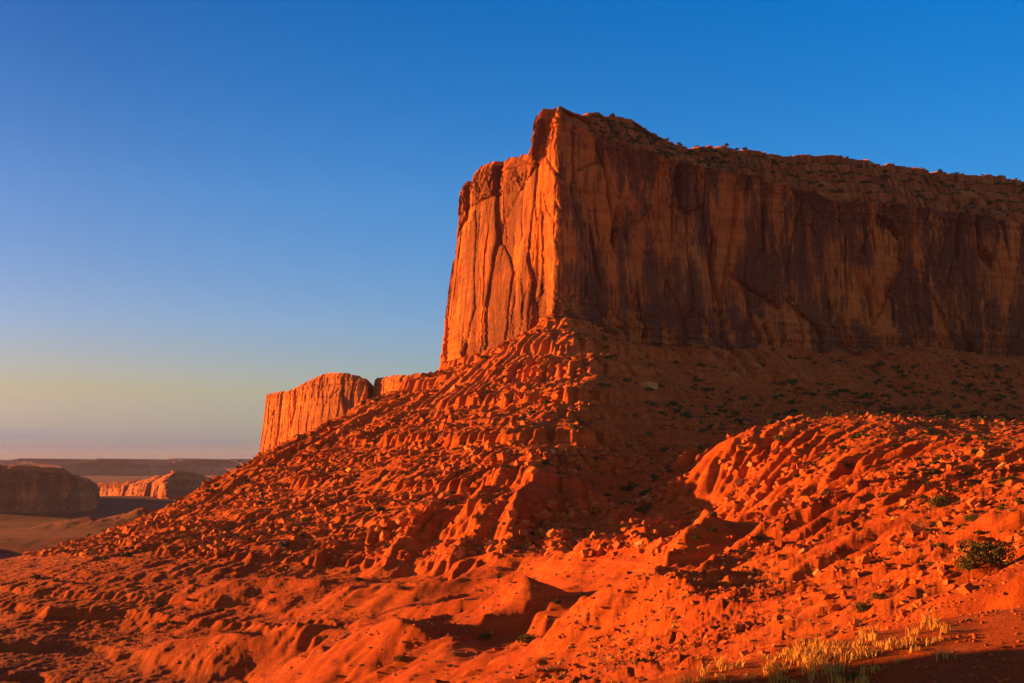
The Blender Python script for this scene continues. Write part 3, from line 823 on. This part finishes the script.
RNG = np.random.default_rng(5)
VIS_I = np.argwhere(SEEN[:, :len(th_f)] & (RRR[:, :len(th_f)] > 9) & (RRR[:, :len(th_f)] < 1100))
def pick(n):
    q = VIS_I[RNG.integers(0, len(VIS_I), n)]
    x = TX[q[:, 0], q[:, 1]] + RNG.normal(size=n) * RRR[q[:, 0], q[:, 1]] * 4e-4
    y = TY[q[:, 0], q[:, 1]] + RNG.uniform(0, 1, n) * 1.0
    z = ground(x, y)
    px, py, dep = proj(x, y, z)
    ok = (px > 2) & (px < W - 2) & (py < H + 3)
    return x[ok], y[ok], z[ok], px[ok], py[ok], dep[ok]

def zone(px, py, x, y, z):
    """which part of the land a point lies on"""
    if y < 60 and px > 740: return 'near'
    if y > 575 and x > 5 and py < 545 and px > 585 and not (px < 600 and py < 420): return 'shade'
    if x > 45 and y < 600 and px > 700 and y / max(x, 1) < 4.2: return 'hill'
    if py > 556 and px < 900: return 'basin'
    return 'ridge'
ZONES = {'ridge': 'lying on the sunlit talus slope below the mesa prow', 'shade': 'lying on the shaded slope under the long mesa wall',
         'hill': 'lying on the bright orange hillside', 'basin': 'lying on the red floor of the basin', 'near': 'lying by the dark corner of the foreground'}

def merged(name, items, shapes, mat, smooth=False):
    """items: (x, y, z, scale, rot, shape index, squash)"""
    V = []; Fs = []; Q = []; off = 0
    for (x, y, z, sc, ro, k, sq) in items:
        v, f = shapes[k]
        c, s_ = math.cos(ro), math.sin(ro)
        vv = np.stack([(v[:, 0] * c - v[:, 1] * s_) * sc + x, (v[:, 0] * s_ + v[:, 1] * c) * sc + y, v[:, 2] * sc * sq + z], -1)
        V.append(vv); (Fs if f.shape[1] == 3 else Q).append(f + off); off += len(v)
    return obj(name, mesh_np(name, np.vstack(V), np.vstack(Q) if Q else None, np.vstack(Fs) if Fs else None, smooth), mat)

x, y, z, px, py, dep = pick(150000)
n = len(x)
zn = np.array([zone(*t) for t in zip(px, py, x, y, z)])
size = 0.26 * RNG.pareto(1.55, n) + 0.08
top_sz = {'ridge': 4.6, 'shade': 3.4, 'hill': 1.9, 'basin': 0.8, 'near': 0.35}
keep_p = {'ridge': 1.0, 'shade': 0.6, 'hill': 1.0, 'basin': 0.35, 'near': 0.9}
clump = fbm(x / 45, y / 45, 301, 3)
size = np.minimum(size * np.where(zn == 'ridge', 2.6, 1.0) * np.where(zn == 'shade', 2.0, 1.0) * np.where(zn == 'near', 0.35, 1.0), np.array([top_sz[q] for q in zn]) * RNG.uniform(0.6, 1.0, n))
size = np.minimum(size, np.where(zn == 'near', 3.0, 7.0) * dep / F)
keep = (RNG.uniform(size=n) < np.array([keep_p[q] for q in zn]) * np.clip(0.30 + 2.0 * clump, 0.03, 1)) & (size * F / dep > 0.75)
ids = np.where(keep)[0]
pxs = size * F / dep
ids = ids[np.argsort(-pxs[ids])]
BIG = [  # (px, py, depth guess handled by search, radius in pixels, label, shape seed, pale)
    (648, 389, 11, 'large pale tan boulder alone on the shaded slope just right of the sunlit ridge', True),
    (605, 336, 6, 'small sunlit orange block standing at the foot of the mesa prow', False),
    (455, 391, 8, 'tilted orange slab sticking out of the left ridge slope below the mesa', False),
    (920, 531, 13, 'flat orange slab on the bright hillside below a dark green bush', False),
    (938, 503, 10, 'angular orange boulder beside the large bush on the bright hillside', False),
    (855, 577, 7, 'rounded orange boulder in the shaded wash at the foot of the hillside', False),
    (968, 592, 14, 'broad sloping rock slab at the edge of the bright hillside, above the dark corner', False),
    (166, 548, 8, 'rounded boulder low on the far left end of the talus', False),
    (500, 570, 5, 'orange block where the ridge foot meets the basin', False),
    (905, 505, 9, 'upright orange boulder on the bright hillside, just left of the dark olive bush', False),
]
def on_ground(px_, py_):
    """where the sight line through a photograph position meets the land"""
    Ys = np.concatenate([np.arange(8, 120, 0.25), np.arange(120, 1100, 0.75)])
    P = np.array([at(px_, py_, q) for q in Ys])
    g = ground(P[:, 0], P[:, 1])
    hit = np.where(P[:, 2] <= g)[0]
    k = hit[0] if len(hit) else -1
    return P[k, 0], P[k, 1], g[k]

SHAPES = [rock_shape(100 + i, 3, 0.8, 12) for i in range(10)]
ROCKM = [mesh_np('boulder', v, None, f, False) for v, f in SHAPES]
ROCKP = [m.copy() for m in ROCKM]
for m in ROCKM: m.materials.append(M_ROCK)
for m in ROCKP: m.materials.append(M_PALE)
def boulder(x, y, z, sz, k, label, group=None, pale=False):
    o = obj('boulder', (ROCKP if pale else ROCKM)[k % 10], None)
    o.location = (x, y, z + 0.08 * sz); o.scale = (sz, sz, sz)
    o.rotation_euler = (random.uniform(-.25, .25), random.uniform(-.25, .25), random.uniform(0, 6.28))
    tag(o, label, 'boulder', group)
random.seed(4)
for i, (a, b, rp, lab, pale) in enumerate(BIG):
    X, Y, Z = on_ground(a, b)
    boulder(X, Y, Z, rp * Y / F, i, lab, None, pale)
NB_ = 272
for a, b, rp in ((690, 374, 5), (742, 398, 4.5), (905, 374, 4.5), (560, 345, 5), (520, 372, 5), (480, 397, 6), (396, 441, 5), (350, 470, 5.5), (538, 366, 4), (648, 347, 4), (440, 440, 5), (305, 500, 5)):
    X, Y, Z = on_ground(a, b)
    zz = zone(a, b, X, Y, Z)
    boulder(X, Y, Z, rp * Y / F, int(a) % 10, 'orange-red sandstone boulder ' + ZONES[zz], 'boulders ' + ZONES[zz])
for i in ids[:NB_]:
    pale = RNG.uniform() < 0.12
    boulder(x[i], y[i], z[i], size[i], int(RNG.integers(10)), ('pale tan boulder ' if pale else 'orange-red sandstone boulder ') + ZONES[zn[i]], 'boulders ' + ZONES[zn[i]], pale)
mid = ids[NB_:NB_ + 2500]; small = ids[NB_ + 2500:NB_ + 52000]
sh2 = [rock_shape(200 + i, 2, 0.8, 8) for i in range(12)]
sh1 = [rock_shape(230 + i, 1, 0.8, 4) for i in range(12)]
allr = [(x[i], y[i], z[i] + 0.12 * size[i], size[i], RNG.uniform(0, 6.28), int(RNG.integers(12)), 1.0) for i in mid]
rub = merged('rubble', allr, sh2, M_ROCK)
tag(rub, 'loose sandstone rubble strewn over the slopes', 'rubble', kind='stuff')
alls = [(x[i], y[i], z[i] + 0.12 * size[i], size[i], RNG.uniform(0, 6.28), int(RNG.integers(12)), 1.0) for i in small]
cut = int(len(alls) * 0.8)
gr = merged('gravel', alls[:cut], sh1, M_ROCK)
tag(gr, 'small red stones scattered over the ground', 'gravel', kind='stuff')
gr2 = merged('gravel', alls[cut:], sh1, M_PALE)
tag(gr2, 'small pale stones scattered over the ground', 'gravel', kind='stuff')

# ------------------------------------------------------------------ desert plants
def leaf_cloud(seed, n, leaf, lobes=5, flat=0.7, blade=False):
    rng = np.random.default_rng(seed)
    c = rng.normal(size=(lobes, 3)) * np.array([0.42, 0.42, 0.20]); c[:, 2] = np.abs(c[:, 2]) * 0.8 + 0.32
    rad = rng.uniform(0.28, 0.5, lobes)
    k = rng.integers(0, lobes, n)
    d = rng.normal(size=(n, 3)); d /= np.linalg.norm(d, axis=1)[:, None]
    p = c[k] + d * (rad[k] * rng.uniform(0.45, 1.08, n) ** 0.6)[:, None]
    p[:, 2] = np.maximum(p[:, 2] * flat, 0.03)
    a = rng.normal(size=(n, 3)); a[:, 2] += 0.8; a /= np.linalg.norm(a, axis=1)[:, None]
    b = np.cross(a, rng.normal(size=(n, 3))); b /= np.linalg.norm(b, axis=1)[:, None] + 1e-9
    L = leaf * rng.uniform(0.6, 1.4, n)[:, None]
    v = np.stack([p - a * L - b * L * .18, p - b * L * .55 + a * L * .1, p + a * L, p + b * L * .55 + a * L * .1], 1).reshape(-1, 3)
    return v, np.arange(4 * n).reshape(-1, 4), c, rad

def stem_mesh(seed, c, flat):
    rng = np.random.default_rng(seed)
    V = []; Q = []
    for q in c:
        tip = q * np.array([1, 1, flat]); mid_ = tip * 0.5 + rng.normal(size=3) * 0.05; mid_[2] = abs(mid_[2])
        pts = [np.array([0, 0, -0.08]), mid_, tip * 0.95]; rs = [0.045, 0.03, 0.012]
        o0 = len(V)
        for p, r in zip(pts, rs):
            for t in range(5):
                V.append(p + r * np.array([math.cos(t * 1.2566), math.sin(t * 1.2566), 0]))
        for j in range(2):
            for t in range(5):
                Q.append([o0 + j * 5 + t, o0 + j * 5 + (t + 1) % 5, o0 + j * 5 + 5 + (t + 1) % 5, o0 + j * 5 + 5 + t])
    return np.array(V), np.array(Q)

LEAFY = []; STEMS = []
for i in range(6):
    v, q, c_, rd = leaf_cloud(400 + i, 1500, 0.055, 9, 0.85)
    m = mesh_np('foliage', v, q, None, False); m.materials.append(M_LEAF); LEAFY.append(m)
    v, q = stem_mesh(420 + i, c_, 0.85)
    m = mesh_np('stem', v, q, None, True); m.materials.append(M_STEM); STEMS.append(m)
def shrub(X, Y, Z, r, k, label, group=None):
    e = bpy.data.objects.new('shrub', None); COL.objects.link(e)
    e.location = (X, Y, Z - 0.03 * r); e.scale = (r, r, r * 1.05); e.rotation_euler = (0, 0, random.uniform(0, 6.28))
    tag(e, label, 'shrub', group)
    for nm, me in (('foliage', LEAFY[k % 6]), ('stem', STEMS[k % 6])):
        o = bpy.data.objects.new(nm, me); COL.objects.link(o); o.parent = e
    return e
NEARSH = [(992, 566, 26, 'largest green bush, a spreading clump on the bright hillside near the right edge'),
          (968, 571, 15, 'smaller green bush leaning on the left side of the largest bush'), (940, 508, 14, 'dark olive bush between the orange boulders on the bright hillside'),
          (850, 469, 8, 'round dark bush alone on the sunlit bench near its rim'), (916, 474, 7, 'dark bush on the sunlit bench, a little below its crest'),
          (973, 521, 9, 'dark green bush below the rock slabs of the bright hillside'), (859, 613, 11, 'dark green bush standing at the foot of the bright hillside above the dry grass'),
          (528, 645, 11, 'yellow-green bush in the shaded ledge of the basin floor'), (401, 661, 7, 'small green bush in a fold at the bottom of the basin'),
          (485, 638, 6, 'brownish bush left of the yellow-green one on the basin ledge'), (696, 541, 6, 'small bush in the mouth of the dark gully'), (850, 679, 7, 'low green bush among dry grass at the bottom of the photo'),
          (782, 441, 8, 'dark bush on the rim of the sunlit bench beside the shadow cleft'), (402, 590, 5, 'lone dark bush on the middle ledge of the basin'),           (880, 600, 8, 'small bush on the lip above the dark corner')]
for i, (a, b, rp, lab) in enumerate(NEARSH):
    X, Y, Z = on_ground(a, b)
    shrub(X, Y, Z, rp * Y / F, i, lab)

SZ = {'ridge': 'on the sunlit talus slope below the mesa prow', 'shade': 'on the shaded slope under the long mesa wall', 'hill': 'on the bright orange hillside',
      'basin': 'on the red floor of the basin', 'near': 'by the dark corner of the foreground', 'cap': 'on the caprock slope along the top of the mesa'}
x, y, z, px, py, dep = pick(16000)
zn = np.array([zone(*t) for t in zip(px, py, x, y, z)])
pr = {'ridge': 0.10, 'shade': 0.22, 'hill': 0.30, 'basin': 0.03, 'near': 0.0}
den = fbm(x / 80, y / 80, 333, 3)
ok = RNG.uniform(size=len(x)) < np.array([pr[q] for q in zn]) * np.clip(0.7 + 1.4 * den, 0.1, 1.6) * np.where((zn == 'shade') & (px > 820), 2.2, 1.0)
rs = (0.32 + 0.78 * RNG.uniform(size=len(x)) ** 2) * np.where(dep > 550, 3.0, np.where(dep > 250, 1.7, 0.9))
rs = np.minimum(rs, 6.5 * dep / F); ok &= dep > 70
cand = [(x[i], y[i], z[i], rs[i], zn[i], dep[i]) for i in np.where(ok)[0]]
# plants on the caprock
nv, ncv = CAPV.shape[0], CAPV.shape[1]
P = CAPV[6:nv - 2].reshape(-1, 3)
cpx, cpy, cdp = proj(P[:, 0], P[:, 1], P[:, 2])
vis = np.where((cpx > 590) & (cpx < 1030) & (P[:, 1] < 1290))[0]
for i in RNG.choice(vis, 1100):
    a = P[i]
    cand.append((a[0], a[1], a[2] - 0.1, 1.2 + 2.2 * RNG.uniform() ** 2, 'cap', cdp[i]))
cand.sort(key=lambda t: -t[3] / t[5])
LOWS = [leaf_cloud(450 + i, 190, 0.20, 5, 0.85)[:2] for i in range(8)]
LOWM = []
for v, q in LOWS:
    m = mesh_np('shrub', v, q, None, False); m.materials.append(M_LEAF); LOWM.append(m)
NS = 300 - len(NEARSH)
for t in cand[:NS]:
    o = obj('shrub', LOWM[int(RNG.integers(8))], None)
    o.location = t[:3]; o.scale = (t[3],) * 3; o.rotation_euler = (0, 0, RNG.uniform(0, 6.28))
    tag(o, 'dark green desert shrub growing ' + SZ[t[4]], 'shrub', 'shrubs ' + SZ[t[4]])
rest = cand[NS:]
o = merged('scrub', [(t[0], t[1], t[2], t[3], RNG.uniform(0, 6.28), int(RNG.integers(8)), 1.0) for t in rest], LOWS, M_LEAF)
tag(o, 'scattered dark desert scrub dotting the slopes', 'scrub', kind='stuff')

# pale sage dotting the basin and the hillside
x, y, z, px, py, dep = pick(30000)
zn = np.array([zone(*t) for t in zip(px, py, x, y, z)])
pr = {'ridge': 0.02, 'shade': 0.05, 'hill': 0.14, 'basin': 0.42, 'near': 0.0}
den = fbm(x / 60, y / 60, 353, 4)
ok = np.where(RNG.uniform(size=len(x)) < np.array([pr[q] for q in zn]) * np.clip(0.35 + 2.2 * den, 0.02, 1.3))[0]
rs = RNG.uniform(0.34, 0.85, len(x)) * np.where(dep < 120, 0.6, 1.0)
rs = np.minimum(rs, 3.2 * dep / F); ok = ok[dep[ok] > 45]
ok = ok[np.argsort(-(rs / dep)[ok])]
SG = [leaf_cloud(480 + i, 70, 0.30, 1, 0.75)[:2] for i in range(8)]
SGM = []
for v, q in SG:
    m = mesh_np('sagebrush', v, q, None, False); m.materials.append(M_SAGE); SGM.append(m)
for i in ok[:290]:
    o = obj('sagebrush', SGM[int(RNG.integers(8))], None)
    o.location = (x[i], y[i], z[i]); o.scale = (rs[i],) * 3; o.rotation_euler = (0, 0, RNG.uniform(0, 6.28))
    tag(o, 'small pale dry sagebrush growing ' + SZ[zn[i]], 'sagebrush', 'sagebrush ' + SZ[zn[i]])
o = merged('sage_scrub', [(x[i], y[i], z[i], rs[i], RNG.uniform(0, 6.28), int(RNG.integers(8)), 1.0) for i in ok[290:]], SG, M_SAGE)
tag(o, 'tiny pale sage plants dotting the basin floor', 'sage', kind='stuff')

# dry yellow grass along the lip of the near slope
V = []; Q = []; off = 0
GR = [(835, 672, 60), (815, 655, 40), (790, 668, 36), (860, 655, 30), (775, 680, 30), (845, 640, 24), (870, 650, 14), (895, 628, 12), (925, 612, 12), (745, 676, 16)]
for a, b, cnt in GR:
    for j in range(int(cnt * 0.5)):
        X, Y, Z = on_ground(a + RNG.normal() * 48 - 12, min(b + RNG.normal() * 13, 700))
        hgt = RNG.uniform(0.06, 0.19) * min(1.5, 0.7 + Y / 80)
        nb = 26
        az = RNG.uniform(0, 6.28, nb); le = RNG.uniform(0.15, 0.75, nb); hh = hgt * RNG.uniform(0.6, 1.1, nb)
        bx = X + RNG.normal(size=nb) * 0.05; by = Y + RNG.normal(size=nb) * 0.05
        wv = 0.003 + 0.00016 * Y
        tx = bx + np.cos(az) * le * hh; ty = by + np.sin(az) * le * hh
        mx = bx + np.cos(az) * le * hh * .35; my = by + np.sin(az) * le * hh * .35
        sx = -np.sin(az + RNG.normal(size=nb)) * wv; sy = np.cos(az) * wv
        for pts in (np.stack([bx - sx, by - sy, np.full(nb, Z - .03)], -1), np.stack([bx + sx, by + sy, np.full(nb, Z - .03)], -1),
                    np.stack([mx + sx * .8, my + sy * .8, Z + hh * .6], -1), np.stack([mx - sx * .8, my - sy * .8, Z + hh * .6], -1), np.stack([tx, ty, Z + hh], -1)):
            V.append(pts)
        base = off
        k = np.arange(nb)
        Q.append(np.stack([base + k, base + nb + k, base + 2 * nb + k, base + 3 * nb + k], -1))
        Q.append(np.stack([base + 3 * nb + k, base + 2 * nb + k, base + 4 * nb + k, base + 4 * nb + k], -1))
        off += 5 * nb
Vg = np.vstack(V); Qg = np.vstack(Q)
tri = Qg[Qg[:, 2] == Qg[:, 3]] if False else None
quadm = Qg[:, 2] != Qg[:, 3]
g = obj('grass', mesh_np('grass', Vg, Qg[quadm], Qg[~quadm][:, :3], False), M_GRASS)
tag(g, 'dry yellow grass growing along the lip of the near slope', 'grass', kind='stuff')

# ------------------------------------------------------------------ haze in the air
zlo = float(min(TZ.min(), -172.0)) - 1.5; zhi = 330.0; hb = 42000.0
hv = np.array([[sx, sy, sz] for sz in (zlo, zhi) for sx, sy in ((-hb, -hb), (hb, -hb), (hb, hb), (-hb, hb))])
hq = [[0, 3, 2, 1], [4, 5, 6, 7], [0, 1, 5, 4], [1, 2, 6, 5], [2, 3, 7, 6], [3, 0, 4, 7]]
M_HAZE = bpy.data.materials.new('haze'); M_HAZE.use_nodes = True
t = M_HAZE.node_tree; t.nodes.clear()
pv = t.nodes.new('ShaderNodeVolumePrincipled'); mo = t.nodes.new('ShaderNodeOutputMaterial')
pv.inputs['Color'].default_value = (0.42, 0.45, 0.95, 1); pv.inputs['Density'].default_value = 1.2e-5; pv.inputs['Anisotropy'].default_value = 0.1
t.links.new(pv.outputs[0], mo.inputs['Volume'])
hz = obj('haze', mesh_np('haze', hv, hq, None, False), M_HAZE)
tag(hz, 'thin evening haze in the air', 'haze', kind='stuff')
